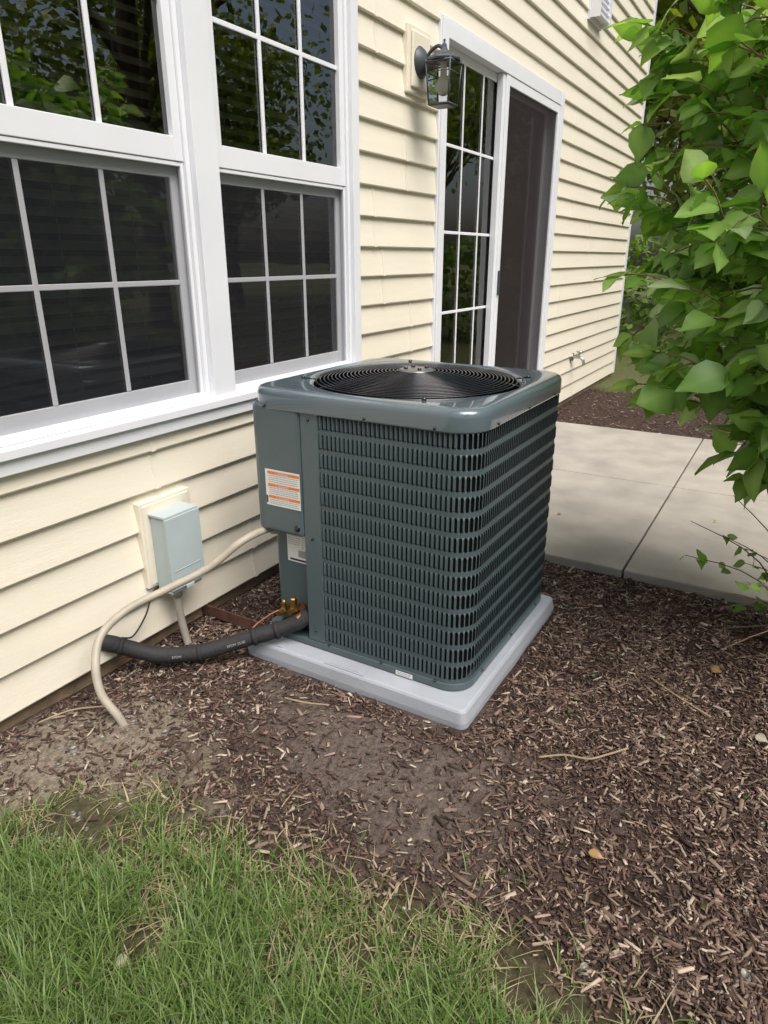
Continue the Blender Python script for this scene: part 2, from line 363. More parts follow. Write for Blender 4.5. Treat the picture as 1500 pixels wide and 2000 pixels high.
# ------------------------------------------------------------------ AC
ac=empty('air_conditioner_condenser',(1.97,1.045,0))
def pa(o): return pp(o,ac)
AX0,AX1,AY0,AY1=1.59,2.355,.665,1.425; R=.075; ZB,ZL=.075,.862
def arc(cx,cy,r,a0,a1,n): return [(cx+r*math.cos(math.radians(a0+(a1-a0)*i/n)),cy+r*math.sin(math.radians(a0+(a1-a0)*i/n))) for i in range(n+1)]
path=[(AX0,1.17)]+arc(AX0+R,AY0+R,R,180,270,12)+arc(AX1-R,AY0+R,R,270,360,12)+arc(AX1-R,AY1-R,R,0,90,12)+[(1.80,AY1)]
pv=[Vector((x,y)) for x,y in path]
cum=[0]
for i in range(1,len(pv)): cum.append(cum[-1]+(pv[i]-pv[i-1]).length)
TL=cum[-1]
def P(s,off=0):
    s=min(max(s,0),TL-1e-6)
    i=max(k for k in range(len(cum)) if cum[k]<=s); i=min(i,len(cum)-2)
    t=(s-cum[i])/(cum[i+1]-cum[i]); 
    p=pv[i].lerp(pv[i+1],t); d=(pv[i+1]-pv[i]).normalized(); n=Vector((d.y,-d.x))
    return p+n*(-off if n.dot(p-Vector((1.97,1.045)))<0 else off)
NR=13; RP=(ZL-.004-ZB-.012)/NR; SH=RP-.0135
pitch=.0150; NS=int((TL-.02)/pitch)
mb=MB()
samp=[0]+sorted(set([c for c in cum[1:]]))
def strip(z0,z1,off=0):
    pts=[P(s,off) for s in samp]; n=len(pts)
    mb.add([(p.x,p.y,z0) for p in pts]+[(p.x,p.y,z1) for p in pts],[(i,i+1,n+i+1,n+i) for i in range(n-1)],M_louv,False)
for r in range(NR):
    zb=ZB+.018+r*RP
    strip(zb-(.018 if r==0 else .0135),zb)
strip(ZB+.018+NR*RP-.0135,ZL+.01)
for k in range(NS):
    s0=.010+k*pitch
    am=P(s0+pitch*.0); bm=P(s0+pitch*.40)
    a0_=P(s0,.0032); a1_=P(s0+pitch*.24,.0030); b0_=P(s0+pitch*.47,-.0025)
    gl=P(s0+pitch*.40); gm=P(s0+pitch*.72); gr=P(s0+pitch*1.0)
    for r in range(NR):
        z0=ZB+.018+r*RP; z1=z0+SH
        vs=[(am.x,am.y,z0-.0005),(am.x,am.y,z0-.0005),(bm.x,bm.y,z0-.0005),
            (a0_.x,a0_.y,z0+.007),(a1_.x,a1_.y,z0+.006),(b0_.x,b0_.y,z0+.005),
            (a0_.x,a0_.y,z1-.007),(a1_.x,a1_.y,z1-.006),(b0_.x,b0_.y,z1-.005),
            (am.x,am.y,z1+.0005),(am.x,am.y,z1+.0005),(bm.x,bm.y,z1+.0005)]
        mb.add(vs,[(1,2,5,4),(1,4,3),(3,4,7,6),(4,5,8,7),(7,8,11,10),(6,7,10)],M_louv,False)
        q=.0042
        mb.add([(gl.x,gl.y,z0-.0003),(gm.x,gm.y,z0-.0003),(gl.x,gl.y,z0+q),(gr.x,gr.y,z0-.0003),(gr.x,gr.y,z0+q),
                (gl.x,gl.y,z1+.0003),(gm.x,gm.y,z1+.0003),(gl.x,gl.y,z1-q),(gr.x,gr.y,z1+.0003),(gr.x,gr.y,z1-q)],[(0,1,2),(1,3,4),(5,7,6),(6,9,8)],M_louv)
pa(mb.build('louvered_panels'))
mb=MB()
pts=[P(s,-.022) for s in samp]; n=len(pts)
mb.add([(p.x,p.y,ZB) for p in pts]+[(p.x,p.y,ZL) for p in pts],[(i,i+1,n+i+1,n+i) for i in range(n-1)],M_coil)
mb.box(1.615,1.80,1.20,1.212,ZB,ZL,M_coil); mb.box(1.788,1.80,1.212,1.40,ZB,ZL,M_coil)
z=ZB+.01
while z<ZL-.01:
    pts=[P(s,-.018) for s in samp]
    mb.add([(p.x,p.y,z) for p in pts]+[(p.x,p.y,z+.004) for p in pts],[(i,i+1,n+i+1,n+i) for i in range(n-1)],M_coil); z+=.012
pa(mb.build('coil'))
mb=MB()
bp=[(AX0-.003,AY1-.04)]+arc(AX0+R,AY0+R,R+.003,180,270,10)+arc(AX1-R,AY0+R,R+.003,270,360,10)+arc(AX1-R,AY1-R,R+.003,0,90,10)+[(AX0+.04,AY1+.003)]
mb.prism(bp,.056,ZB+.004,M_acp)
pa(mb.build('base_pan',bevel=.003))
mb=MB(); mb.box(AX0-.002,AX0+.03,1.165,1.232,ZB+.0045,ZL,M_acp); pa(mb.build('corner_post',bevel=.004))
mb=MB()
cover=[(1.80,1.2325),(1.584,1.2325),(1.582,1.37)]+arc(1.632,1.383,.05,180,90,6)+[(1.80,1.433)]
mb.prism(cover,.445,ZL,M_acp); pa(mb.build('control_cover',bevel=.012,seg=3))
mb=MB()
rec=[(1.786,1.2335),(1.64,1.2335),(1.64,1.375)]+arc(1.665,1.375,.025,180,90,4)+[(1.786,1.40)]
mb.prism(rec,ZB+.005,.4445,M_acp); pa(mb.build('service_panel',bevel=.003))
# lid
N=128; LC=(1.9725,1.045); hx=(AX1-AX0)/2; hy=(AY1-AY0)/2
def rr(th,gx,r):
    c,s=math.cos(th),math.sin(th)
    ax,ay=hx+gx,hy+gx
    t=1e9
    if abs(c)>1e-9: t=min(t,ax/abs(c))
    if abs(s)>1e-9: t=min(t,ay/abs(s))
    x,y=c*t,s*t
    cxr,cyr=ax-r,ay-r
    if abs(x)>cxr and abs(y)>cyr:
        qx,qy=math.copysign(cxr,x),math.copysign(cyr,y)
        B=c*qx+s*qy; C=qx*qx+qy*qy-r*r
        D=max(B*B-C,0); t=B+math.sqrt(D); x,y=c*t,s*t
    return x,y
rings=[]
for gx,z in ((-.004,.850),(.006,.8485),(.0085,.850),(.0088,.854),(.0088,.888),(.008,.896),(.005,.903),(0,.908),(-.006,.9105),(-.008,.911),(-.020,.9125),(-.022,.9125)):
    rings.append([(LC[0]+rr(2*math.pi*i/N+.001,gx,.085+gx)[0],LC[1]+rr(2*math.pi*i/N+.001,gx,.085+gx)[1],z) for i in range(N)])
GR=.338
for r,z in ((GR+.014,.9115),(GR+.012,.911),(GR+.008,.909),(GR+.003,.904),(GR+.001,.902),(GR-.002,.9015),(GR-.004,.900)):
    rings.append([(LC[0]+r*math.cos(2*math.pi*i/N+.001),LC[1]+r*math.sin(2*math.pi*i/N+.001),z) for i in range(N)])
mb=MB(); v=[p for r in rings for p in r]; f=[(j*N+i,j*N+(i+1)%N,(j+1)*N+(i+1)%N,(j+1)*N+i) for j in range(len(rings)-1) for i in range(N)]
mb.add(v,f,M_lid,True)
mb.lathe([(GR-.004,.8995),(GR-.006,.76)],(LC[0],LC[1],0),M_blk,64)
lid=pa(mb.build('top_cover'))
mb=MB()
def gz(r): return .908+.030*(1-(r/GR)**2)
r=.062
while r<GR-.002:
    n=80; rw=.0023; z=gz(r)
    v=[];f=[]
    for i in range(n):
        a=2*math.pi*i/n
        for q in range(6):
            b=2*math.pi*q/6; v.append((LC[0]+(r+rw*math.cos(b))*math.cos(a),LC[1]+(r+rw*math.cos(b))*math.sin(a),z+rw*math.sin(b)))
    for i in range(n):
        for q in range(6): f.append((i*6+q,((i+1)%n)*6+q,((i+1)%n)*6+(q+1)%6,i*6+(q+1)%6))
    mb.add(v,f,M_blk,True); r+=.0125
for i in range(8):
    a=2*math.pi*i/8+.2
    mb.tube([(LC[0]+r*math.cos(a),LC[1]+r*math.sin(a),gz(r)-.0042) for r in (.05,.12,.19,.26,GR+.002)],.0028,M_blk,6,sub=2)
for i in range(4):
    a=math.pi/2*i+.55; r=GR+.011
    mb.tube([(LC[0]+(r-.03)*math.cos(a),LC[1]+(r-.03)*math.sin(a),gz(r)+.003),(LC[0]+(r+.018)*math.cos(a),LC[1]+(r+.018)*math.sin(a),.9145)],.0028,M_blk,6,sub=1)
    mb.lathe([(0,.005),(.006,.005),(.007,0),(.007,-.004)],(LC[0]+(r+.018)*math.cos(a),LC[1]+(r+.018)*math.sin(a),.9145),M_blk,8)
mb.lathe([(0,.005),(.045,.005),(.056,.002),(.058,-.003),(.05,-.006),(0,-.006)],(LC[0],LC[1],gz(.0)),M_hub,28)
for i in range(4):
    a=math.pi/2*i+.78; mb.lathe([(0,.012),(.006,.012),(.007,.008),(.007,.004)],(LC[0]+.035*math.cos(a),LC[1]+.035*math.sin(a),gz(0)),M_blk,8)
pa(mb.build('fan_guard'))
mb=MB()
mb.lathe([(0,.05),(.07,.05),(.08,.03),(.08,-.09),(0,-.09)],(LC[0],LC[1],.80),M_blk,24)
for i in range(3):
    v=[];f=[]; a0=2*math.pi*i/3
    for j in range(7):
        r=.07+j*.04
        for q in range(7):
            a=a0+(q/6-.5)*(1.35-.35*j/6)+.25*j/6; v.append((LC[0]+r*math.cos(a),LC[1]+r*math.sin(a),.80+.035*(q/6-.5)*2))
    for j in range(6):
        for q in range(6): f.append((j*7+q,j*7+q+1,(j+1)*7+q+1,(j+1)*7+q))
    mb.add(v,f,M_coil,True)
pa(mb.build('fan_blades'))
# screws
mb=MB()
for (y,z) in ((1.2,.83),(1.2,.45),(1.2,.12),(1.0,.858),(.78,.858),(1.36,.858),(1.15,.08),(.95,.079),(.76,.078),(1.30,.83)):
    mb.lathe([(0,-.003),(.0035,-.003),(.0045,0),(.0045,.004)],(AX0-.0035 if z<.84 else AX0-.010,y,z),M_blk,10,'x')
for x in (1.72,1.97,2.22):
    mb.lathe([(0,-.003),(.0035,-.003),(.0045,0),(.0045,.004)],(x,AY0-.010,.858),M_blk,10,'y'); mb.lathe([(0,-.003),(.0035,-.003),(.0045,0),(.0045,.004)],(x,AY0-.0045,.075),M_blk,10,'y')
mb.lathe([(0,-.002),(.009,-.002),(.011,0),(.011,.004)],(1.582,1.255,.475),M_blk,14,'x')
pa(mb.build('screws'))
# labels
mb=MB()
def lab(y0,y1,z0,z1,x,m): mb.add([(x,y1,z0),(x,y0,z0),(x,y0,z1),(x,y1,z1)],[(0,1,2,3)],m)
def lines(y0,y1,z0,z1,x,n,m=M_inkg):
    for i in range(n):
        z=z1-(z1-z0)*(i+.5)/n; 
        y=y1
        while y>y0+.004:
            w=random.uniform(.004,.012); lab(max(y0,y-w),y,z-.0009,z+.0009,x,m); y-=w+.002
xl=1.5815
lab(1.236,1.372,.538,.658,xl,M_white)
for z0 in (.644,.603,.564):
    lab(1.238,1.362,z0-.001,z0+.008,xl-.0006,M_orange)
lines(1.242,1.358,.614,.641,xl-.0006,4); lines(1.242,1.358,.575,.600,xl-.0006,4); lines(1.242,1.358,.542,.560,xl-.0006,3)
lab(1.365,1.371,.545,.57,xl-.0006,M_ink)
xr=1.639
lab(1.237,1.345,.325,.435,xr,M_white)
lines(1.29,1.34,.385,.43,xr-.0006,6,M_inkg); lines(1.242,1.285,.372,.43,xr-.0006,7,M_inkg); lab(1.255,1.30,.345,.37,xr-.0006,M_inkg); lab(1.25,1.335,.33,.337,xr-.0006,M_ink)
lab(.835,.895,.058,.074,AX0-.0052,M_white); lines(.84,.89,.060,.072,AX0-.0058,2,M_inkg)
pa(mb.build('labels'))
for z0 in (.6425,.6015,.5625):
    t=text('\u26a0 WARNING',(xl-.0012,1.335,z0+.0012),.0085,M_white,ac); t.matrix_parent_inverse=Matrix.Translation(-Vector(ac.location))
# valves & lines
mb=MB()
mb.lathe([(0,-.05),(.012,-.05),(.012,-.03),(.017,-.028),(.017,.0),(.012,.002),(.012,.02)],(1.625,1.30,.165),M_brass,6,'x',False)
mb.lathe([(0,-.02),(.012,-.02),(.012,.02),(.008,.024),(0,.024)],(1.60,1.30,.187),M_brass,6,'z',False)
mb.lathe([(0,-.05),(.010,-.05),(.010,-.03),(.014,-.028),(.014,.0),(.010,.002),(.010,.02)],(1.625,1.345,.15),M_brass,6,'x',False)
mb.lathe([(0,0),(.008,0),(.008,.025),(0,.028)],(1.605,1.345,.162),M_brass,8)
mb.tube([(1.61,1.35,.15),(1.58,1.37,.145),(1.53,1.40,.12),(1.48,1.42,.095),(1.40,1.5,.07),(1.30,1.62,.045),(1.2,1.7,.07)],.004,M_cop,8)
mb.tube([(1.64,1.29,.165),(1.60,1.262,.16),(1.575,1.27,.15)],.0125,M_cop,10)
mb.box(1.61,1.639,1.27,1.37,.09,.098,M_blk)
pa(mb.build('service_valves'))
mb=MB()
ip=[(1.615,1.245,.158),(1.585,1.27,.135),(1.54,1.33,.108),(1.49,1.385,.092),(1.43,1.45,.072),(1.364,1.514,.058),(1.31,1.58,.056),(1.266,1.63,.068),(1.21,1.70,.105),(1.175,1.745,.125),(1.16,1.80,.13)]
mb.tube(ip,.0265,M_ins,16,sub=6,rfun=lambda t:1+.03*math.sin(t*31)+.02*math.sin(t*77))
for q,w in ((2,.0305),(3,.030),(5,.029),(8,.0295)):
    p=Vector(ip[q]); p2=Vector(ip[q+1]); d=(p2-p).normalized()*.007; mb.tube([p-d,p+d],w,M_ins,16,sub=1)
pa(mb.build('insulated_refrigerant_line'))
for body,q in (('EPDM',6),('EPDM 25/50',4)):
    p=Vector(ip[q]); d=(Vector(ip[q-1])-Vector(ip[q])).normalized()
    o_=Vector((-.75,-.45,.25)); o_=(o_-d*o_.dot(d)).normalized(); up=o_.cross(d).normalized()
    if up.z<0: up=-up
    X=d if d.cross(up).dot(o_)>0 else -d
    st=p+o_*.0285-up*.005
    t=text(body,st,.012,M_inkg,ac,(X,up)); t.matrix_parent_inverse=Matrix.Translation(-Vector(ac.location))
mb=MB()
mb.tube([(1.66,1.39,.425),(1.60,1.40,.437),(1.50,1.42,.425),(1.42,1.49,.35),(1.31,1.57,.30),(1.2,1.63,.262),(1.10,1.63,.225),(1.045,1.60,.165),(1.02,1.56,.09),(1.03,1.51,.02),(1.04,1.49,-.04)],.0125,M_beige,12,sub=22,rib=.06)
mb.tube([(1.665,1.385,.425),(1.625,1.395,.434)],.02,M_beige,10,sub=1)
pa(mb.build('flexible_power_conduit'))
# pad
pad=MB()
px0,px1,py0,py1=1.515,2.365,.625,1.455
def rp(g,r,n=5):
    return arc(px0+r,py0+r,r-g,180,270,n)+arc(px1-r,py0+r,r-g,270,360,n)+arc(px1-r,py1-r,r-g,0,90,n)+arc(px0+r,py1-r,r-g,90,180,n)
rg=[(rp(0,.025),-.02),(rp(0.0,.025),.012),(rp(.006,.025),.044),(rp(.010,.025),.050),(rp(.016,.025),.0525)]
n=len(rg[0][0]); v=[(x,y,z) for r,z in rg for x,y in r]; f=[(j*n+i,j*n+(i+1)%n,(j+1)*n+(i+1)%n,(j+1)*n+i) for j in range(len(rg)-1) for i in range(n)]+[tuple((len(rg)-1)*n+i for i in range(n))]
pad.add(v,f,M_pad,False)
pad.box(1.528,1.562,.98,1.13,.0526,.0545,M_pad); pad.box(1.535,1.541,1.0,1.11,.0547,.056,M_pad)
pad.box(1.53,1.555,1.30,1.33,.0526,.055,M_pad)
pad.build('equipment_pad',bevel=.002)
mb=MB(); mb.box(1.625,1.665,1.40,W+.01,.008,.013,M_rust); mb.box(1.625,1.630,1.456,W+.01,.0131,.05,M_rust); mb.build('rusty_angle_iron')
# ------------------------------------------------------------------ ground
def edge(y):
    ys=[-6,-.17,.02,.13,.39,.79,1.18,1.41,1.5]; xs=[-.6,.86,.93,.98,.96,.90,.87,.76,.42]
    return float(np.interp(y,ys,xs))
def sm(a,b,x): t=min(max((x-a)/(b-a),0),1); return t*t*(3-2*t)
def zones(x,y):
    n1=noise.noise((x*3,y*3,0)); n2=noise.noise((x*9,y*9,4)); n3=noise.noise((x*26,y*26,14))
    d=math.hypot((x-1.27)/.33,(y-.80)/.52)+.55*n1+.35*n2+.35*n3
    dirt=1-sm(.35,1.3,d)
    s=math.hypot((x-.88)/.34,(y-1.42)/.34)+.4*n1+.35*n2+.3*n3; sand=1-sm(.45,1.3,s)
    if x<.7 and y>1.35: sand=max(sand,.8)
    g=sm(-.07,.07,edge(y)-x+.08*n1+.06*n2+.03*n3)
    if x>7.2 or y<-2.6+.2*n1: g=1
    g*=1-sm(1.42,1.55,y+.05*n2) if x<3 else 1
    return dirt,sand,g
def gh(x,y):
    if y>2 or x>6 or x<-2 or y<-4: return 0.0
    h=.012*noise.noise((x*2.2,y*2.2,1))+.006*noise.noise((x*7,y*7,2))
    if x>2.6: h=min(h,0)*.5-.004
    m=max(abs(x-1.94)/.5,abs(y-1.04)/.5)
    if m<1: h=min(h,.0)
    return h-.006
xs=np.concatenate([[-120,-60,-30,-15,-8,-4],np.arange(-2,3.4,.03),np.arange(3.5,9,.3),[10,14,20,30,60,120]])
ys=np.concatenate([[-120,-60,-30,-15,-9,-6],np.arange(-4,-1.5,.15),np.arange(-1.5,1.83,.03),[2.2,3,6,10,15,30,60,120]])
V=[];C=[]
for y in ys:
    for x in xs:
        V.append((x,y,gh(x,y))); z_=zones(x,y)
        if -2<x<3 and y>-2: z_=(z_[0]*(1-z_[2]),z_[1]*(1-z_[2]),z_[2]*(.42+.35*noise.noise((x*12,y*12,2))))
        C.append(z_)
nx,ny=len(xs),len(ys)
F=[]
for j in range(ny-1):
    for i in range(nx-1): F+= [j*nx+i,j*nx+i+1,(j+1)*nx+i+1,(j+1)*nx+i]
mg=bpy.data.materials.new('bed_soil_and_lawn'); mg.use_nodes=True; nt=mg.node_tree; b=nt.nodes['Principled BSDF']; b.inputs['Roughness'].default_value=.95; b.inputs['Specular IOR Level'].default_value=.15
a=nt.nodes.new('ShaderNodeAttribute'); a.attribute_name='tint'; se=nt.nodes.new('ShaderNodeSeparateColor'); nt.links.new(a.outputs['Color'],se.inputs[0])
tc=nt.nodes.new('ShaderNodeTexCoord')
def nz(sc,det=6,rough=.6):
    n=nt.nodes.new('ShaderNodeTexNoise'); n.inputs['Scale'].default_value=sc; n.inputs['Detail'].default_value=det; n.inputs['Roughness'].default_value=rough; nt.links.new(tc.outputs['Object'],n.inputs['Vector']); return n.outputs['Fac']
def ramp(f,c0,c1,p0=.35,p1=.65):
    r=nt.nodes.new('ShaderNodeValToRGB'); r.color_ramp.elements[0].position=p0; r.color_ramp.elements[1].position=p1; r.color_ramp.elements[0].color=(*c0,1); r.color_ramp.elements[1].color=(*c1,1); nt.links.new(f,r.inputs[0]); return r.outputs[0]
def mix(f,c0,c1):
    m=nt.nodes.new('ShaderNodeMixRGB'); nt.links.new(f,m.inputs[0]); nt.links.new(c0,m.inputs[1]); nt.links.new(c1,m.inputs[2]); return m.outputs[0]
soil=ramp(nz(45),(.028,.018,.015),(.092,.063,.052)); dirt=ramp(nz(60,9,.75),(.07,.052,.045),(.21,.168,.147)); sand=ramp(nz(50,9,.75),(.10,.08,.06),(.36,.30,.235)); lawn=ramp(nz(40,8,.7),(.05,.06,.022),(.17,.175,.08))
c=mix(se.outputs[0],soil,dirt); c=mix(se.outputs[1],c,sand); c=mix(se.outputs[2],c,lawn); nt.links.new(c,b.inputs['Base Color'])
bpn=nt.nodes.new('ShaderNodeBump'); bpn.inputs['Strength'].default_value=.9; bpn.inputs['Distance'].default_value=.012; nt.links.new(nz(110,8,.7),bpn.inputs['Height']); nt.links.new(bpn.outputs[0],b.inputs['Normal'])
npmesh('ground',np.array(V),F,[4]*(len(F)//4),[mg],col=np.array(C),smooth=True)
# patio
M_conc=mat('patio_concrete',(.42,.39,.34),.85,noise_amt=.3,nscale=4,bump=.25,bscale=150)
mb=MB()
yj=[1.70,.465,-.80,-2.0]; xj=[2.79,4.10,5.42]
for i in range(3):
    for j in range(2):
        mb.box(xj[j]+.004,xj[j+1]-.004,yj[i+1]+.004,yj[i]-.004,-.08,.028,M_conc)
mb.build('concrete_patio',bevel=.006)
# mulch chips
def chips(name,n,x0,x1,y0,y1,scale=1,pr=(.20,.24,.23,.16,.11,.06)):
    X=rng.uniform(x0,x1,n*2); Y=rng.uniform(y0,y1,n*2); keep=[]
    for i in range(len(X)):
        x,y=X[i],Y[i]
        if 1.50<x<2.37 and .61<y<1.46: continue
        if 2.775<x<5.43 and -2.02<y<1.71: continue
        d,s,g=zones(x,y)
        w=(1-.86*d)*(1-.74*s)*(1-.93*g)*(.55+.45*sm(-.3,.3,noise.noise((x*6,y*6,21))))
        if random.random()<w: keep.append(i)
        if len(keep)>=n: break
    X,Y=X[keep],Y[keep]; n=len(X)
    L=np.minimum(rng.gamma(2.3,.0062,n)*scale+.003,.05); Wd=L*rng.uniform(.12,.45,n); Wd=np.minimum(Wd,.009*scale); H=rng.uniform(.001,.0035,n)*scale
    yaw=rng.uniform(0,2*math.pi,n); tilt=rng.normal(0,.22,n); roll=rng.normal(0,.4,n)
    T=np.array([[-1,-.45,-1],[1,-.8,-1],[.9,.6,-1],[-1,.8,-1],[-.95,-.4,1],[.8,-.75,1],[1,.3,1],[-.75,.9,1]])*.5
    A=T[None]*np.stack([L,Wd,H],1)[:,None,:]
    A+= rng.normal(0,.0008,A.shape)
    cr,sr=np.cos(roll)[:,None],np.sin(roll)[:,None]; y=A[:,:,1]*cr-A[:,:,2]*sr; z=A[:,:,1]*sr+A[:,:,2]*cr; x=A[:,:,0]
    ct,st=np.cos(tilt)[:,None],np.sin(tilt)[:,None]; x2=x*ct+z*st; z2=-x*st+z*ct
    cyy,syy=np.cos(yaw)[:,None],np.sin(yaw)[:,None]; xx=x2*cyy-y*syy; yy=x2*syy+y*cyy
    gz_=np.array([gh(a_,b_) for a_,b_ in zip(X,Y)])
    Vv=np.stack([xx+X[:,None],yy+Y[:,None],z2+(gz_+.002+rng.uniform(0,.006,n))[:,None]],2).reshape(-1,3)
    base=np.array([(0,3,2,1),(4,5,6,7),(0,1,5,4),(1,2,6,5),(2,3,7,6),(3,0,4,7)]).ravel()
    Fl=(base[None]+np.arange(n)[:,None]*8).ravel()
    pal=np.array([(.040,.023,.018),(.075,.043,.033),(.118,.070,.053),(.175,.118,.088),(.27,.20,.155),(.40,.325,.255)])
    pi=rng.choice(6,n,p=pr); col=pal[pi]*rng.uniform(.7,1.25,(n,1))
    return npmesh(name,Vv,Fl,[4]*(6*n),[M_chip],col=np.repeat(col,8,axis=0))
mul=chips('mulch',68000,.55,2.9,-1.3,1.75,.95)
c2=chips('mulch_far',6000,2.8,7.2,-2.5,1.75,1.5); c2.parent=mul; c2.name='mulch_beyond_patio'
c3=chips('mulch_coarse',7000,.55,2.9,-1.3,1.75,1.5,(.10,.16,.23,.25,.17,.09)); c3.parent=mul; c3.name='coarse_chips'
# pebbles
mb=MB()
for i in range(300):
    if i<180: x,y=random.gauss(.88,.22),random.gauss(1.42,.18)
    else: x,y=random.uniform(.9,2.7),random.uniform(-.6,1.7)
    if y>1.73 or (1.48<x<2.4 and .6<y<1.48): continue
    r=random.choice([.003,.004,.005,.007,.012 if i%9==0 else .005]); z=gh(x,y)+r*.3
    v=[];f=[];n=7
    for j in range(1,4):
        ph=math.pi*j/4
        for k in range(n): 
            a=2*math.pi*k/n; q=r*random.uniform(.8,1.15); v.append((x+q*1.3*math.sin(ph)*math.cos(a),y+q*math.sin(ph)*math.sin(a),z+q*.7*math.cos(ph)))
    for j in range(2):
        for k in range(n): f.append((j*n+k,j*n+(k+1)%n,(j+1)*n+(k+1)%n,(j+1)*n+k))
    f.append(tuple(range(n))); f.append(tuple(range(2*n,3*n)))
    mb.add(v,f,M_dirtstone,True)
mb.build('pebbles')
mb=MB()
M_stick=mat('dry_stick',(.33,.25,.16),.8,noise_amt=.3,nscale=30)
mb.tube([(1.50,.40,.012),(1.535,.34,.02),(1.55,.28,.022),(1.60,.24,.018),(1.66,.20,.012)],.003,M_stick,6)
mb.tube([(1.40,1.02,.012),(1.37,1.09,.014),(1.36,1.16,.012)],.003,M_stick,6)
mb.tube([(2.05,.22,.012),(1.97,.12,.02),(1.92,.02,.015)],.0028,M_stick,6)
mb.tube([(1.05,1.60,.012),(.98,1.66,.02),(.90,1.70,.012)],.003,M_stick,6)
mb.build('dry_sticks')
# ------------------------------------------------------------------ grass
def grass(n):
    X=rng.uniform(-.4,1.15,n*3); Y=rng.uniform(-1.3,1.62,n*3); keep=[];dry=[]
    for i in range(len(X)):
        x,y=X[i],Y[i]; d,s,g=zones(x,y)
        cl=noise.noise((x*5,y*5,9)); cl2=noise.noise((x*16,y*16,3))
        e=edge(y)-x
        dens=g*(0.4+.6*sm(0,.3,e))*sm(-.6,.1,cl+.7*cl2+.25*sm(.1,.4,e)); 
        if e<-.02: dens=max(dens,.02 if e>-.15 else 0)
        if random.random()<dens: keep.append(i); dry.append(1-sm(-.05,.33,e+.30*cl))
        if len(keep)>=n: break
    X,Y=X[keep],Y[keep]; dry=np.array(dry); n=len(X)
    H=(.022+rng.gamma(2.2,.0130,n))*(1-.30*dry); H=np.minimum(H,.1); yaw=rng.uniform(0,2*math.pi,n); lean=rng.uniform(.1,1.3,n)*H; wd=rng.uniform(.0009,.0021,n)
    dx,dy=np.cos(yaw),np.sin(yaw); px,py=-dy*wd,dx*wd
    z0=np.array([gh(a_,b_) for a_,b_ in zip(X,Y)])
    isdry=rng.random(n)<(.10+.45*dry); H=np.where(isdry,H*.4,H); lean=np.where(isdry,lean*1.5,lean)
    def st(t,w,l): return np.stack([X+dx*lean*l+px*w,Y+dy*lean*l+py*w,z0+H*t],1)
    Vv=np.stack([st(0,1,0),st(0,-1,0),st(.5,.9,.25),st(.5,-.9,.25),st(.85,.5,.65),st(.85,-.5,.65),st(1,0,1.05)],1).reshape(-1,3)
    base=np.array([0,1,3,2,2,3,5,4,4,5,6]); Fl=(base[None]+np.arange(n)[:,None]*7).ravel()
    g0=np.array([.085,.155,.035]); g1=np.array([.20,.29,.085]); st_=np.array([.44,.37,.23])
    u=rng.random((n,1)); col=g0*(1-u)+g1*u; col*=rng.uniform(.75,1.2,(n,1)); col=np.where(isdry[:,None],st_*rng.uniform(.6,1.2,(n,1)),col)
    return npmesh('lawn_grass',Vv,Fl,[4,4,3]*n,[M_grass],col=np.repeat(col,7,axis=0))
grass(115000)
# ------------------------------------------------------------------ leaves
def leafset(centers,dirs,sizes,cols):
    n=len(centers)
    ts=np.array([0,.12,.32,.58,.82,1.0]); ws=np.array([.02,.25,.38,.33,.14,0.0])
    c=np.array(centers); d=np.array(dirs); d/=np.linalg.norm(d,axis=1,keepdims=True); s=np.array(sizes)[:,None]
    up=np.array([[0,0,1.0]])+rng.normal(0,.5,(n,3)); 
    side=np.cross(d,up); side/=np.linalg.norm(side,axis=1,keepdims=True)+1e-9; nr=np.cross(side,d)
    droop=rng.uniform(.05,.45,n)[:,None]; fold=rng.uniform(.05,.4,n)[:,None]
    VV=[]
    for t,w in zip(ts,ws):
        cen=c+d*s*t-nr*s*droop*t*t
        wave=rng.normal(0,.03,(n,1))*s
        VV+= [cen-side*s*w+nr*s*w*fold+nr*wave, cen, cen+side*s*w+nr*s*w*fold-nr*wave]
    Vv=np.stack(VV,1); m=len(VV)
    base=[]
    for j in range(len(ts)-1):
        for k in range(2): base+=[j*3+k,j*3+k+1,(j+1)*3+k+1,(j+1)*3+k]
    base=np.array(base); Fl=(base[None]+np.arange(n)[:,None]*m).ravel()
    C=np.repeat(np.array(cols)[:,None,:],m,axis=1)
    C[:,1::3,:]*=1.35
    return Vv.reshape(-1,3),Fl,[4]*(n*2*(len(ts)-1)),C.reshape(-1,3)
shrub=empty('leafy_shrub',(2.5,-.25,0))
BC=Vector((2.50,-.12,1.34)); BR=Vector((.68,.66,1.0)); B0=Vector((2.5,-.28,-.02))
wood=MB(); cen=[];dirs=[];siz=[];cols=[]
def leafcol():
    u=random.random(); c=np.array([.11,.22,.045])*(1-u)+np.array([.24,.37,.10])*u
    if random.random()<.18: c=np.array([.31,.40,.22])
    return c*random.uniform(.8,1.2)
random.seed(33)
def addleaf(p,d,s):
    cen.append(tuple(p)); dirs.append(tuple(d)); siz.append(s); cols.append(leafcol())
NST=96
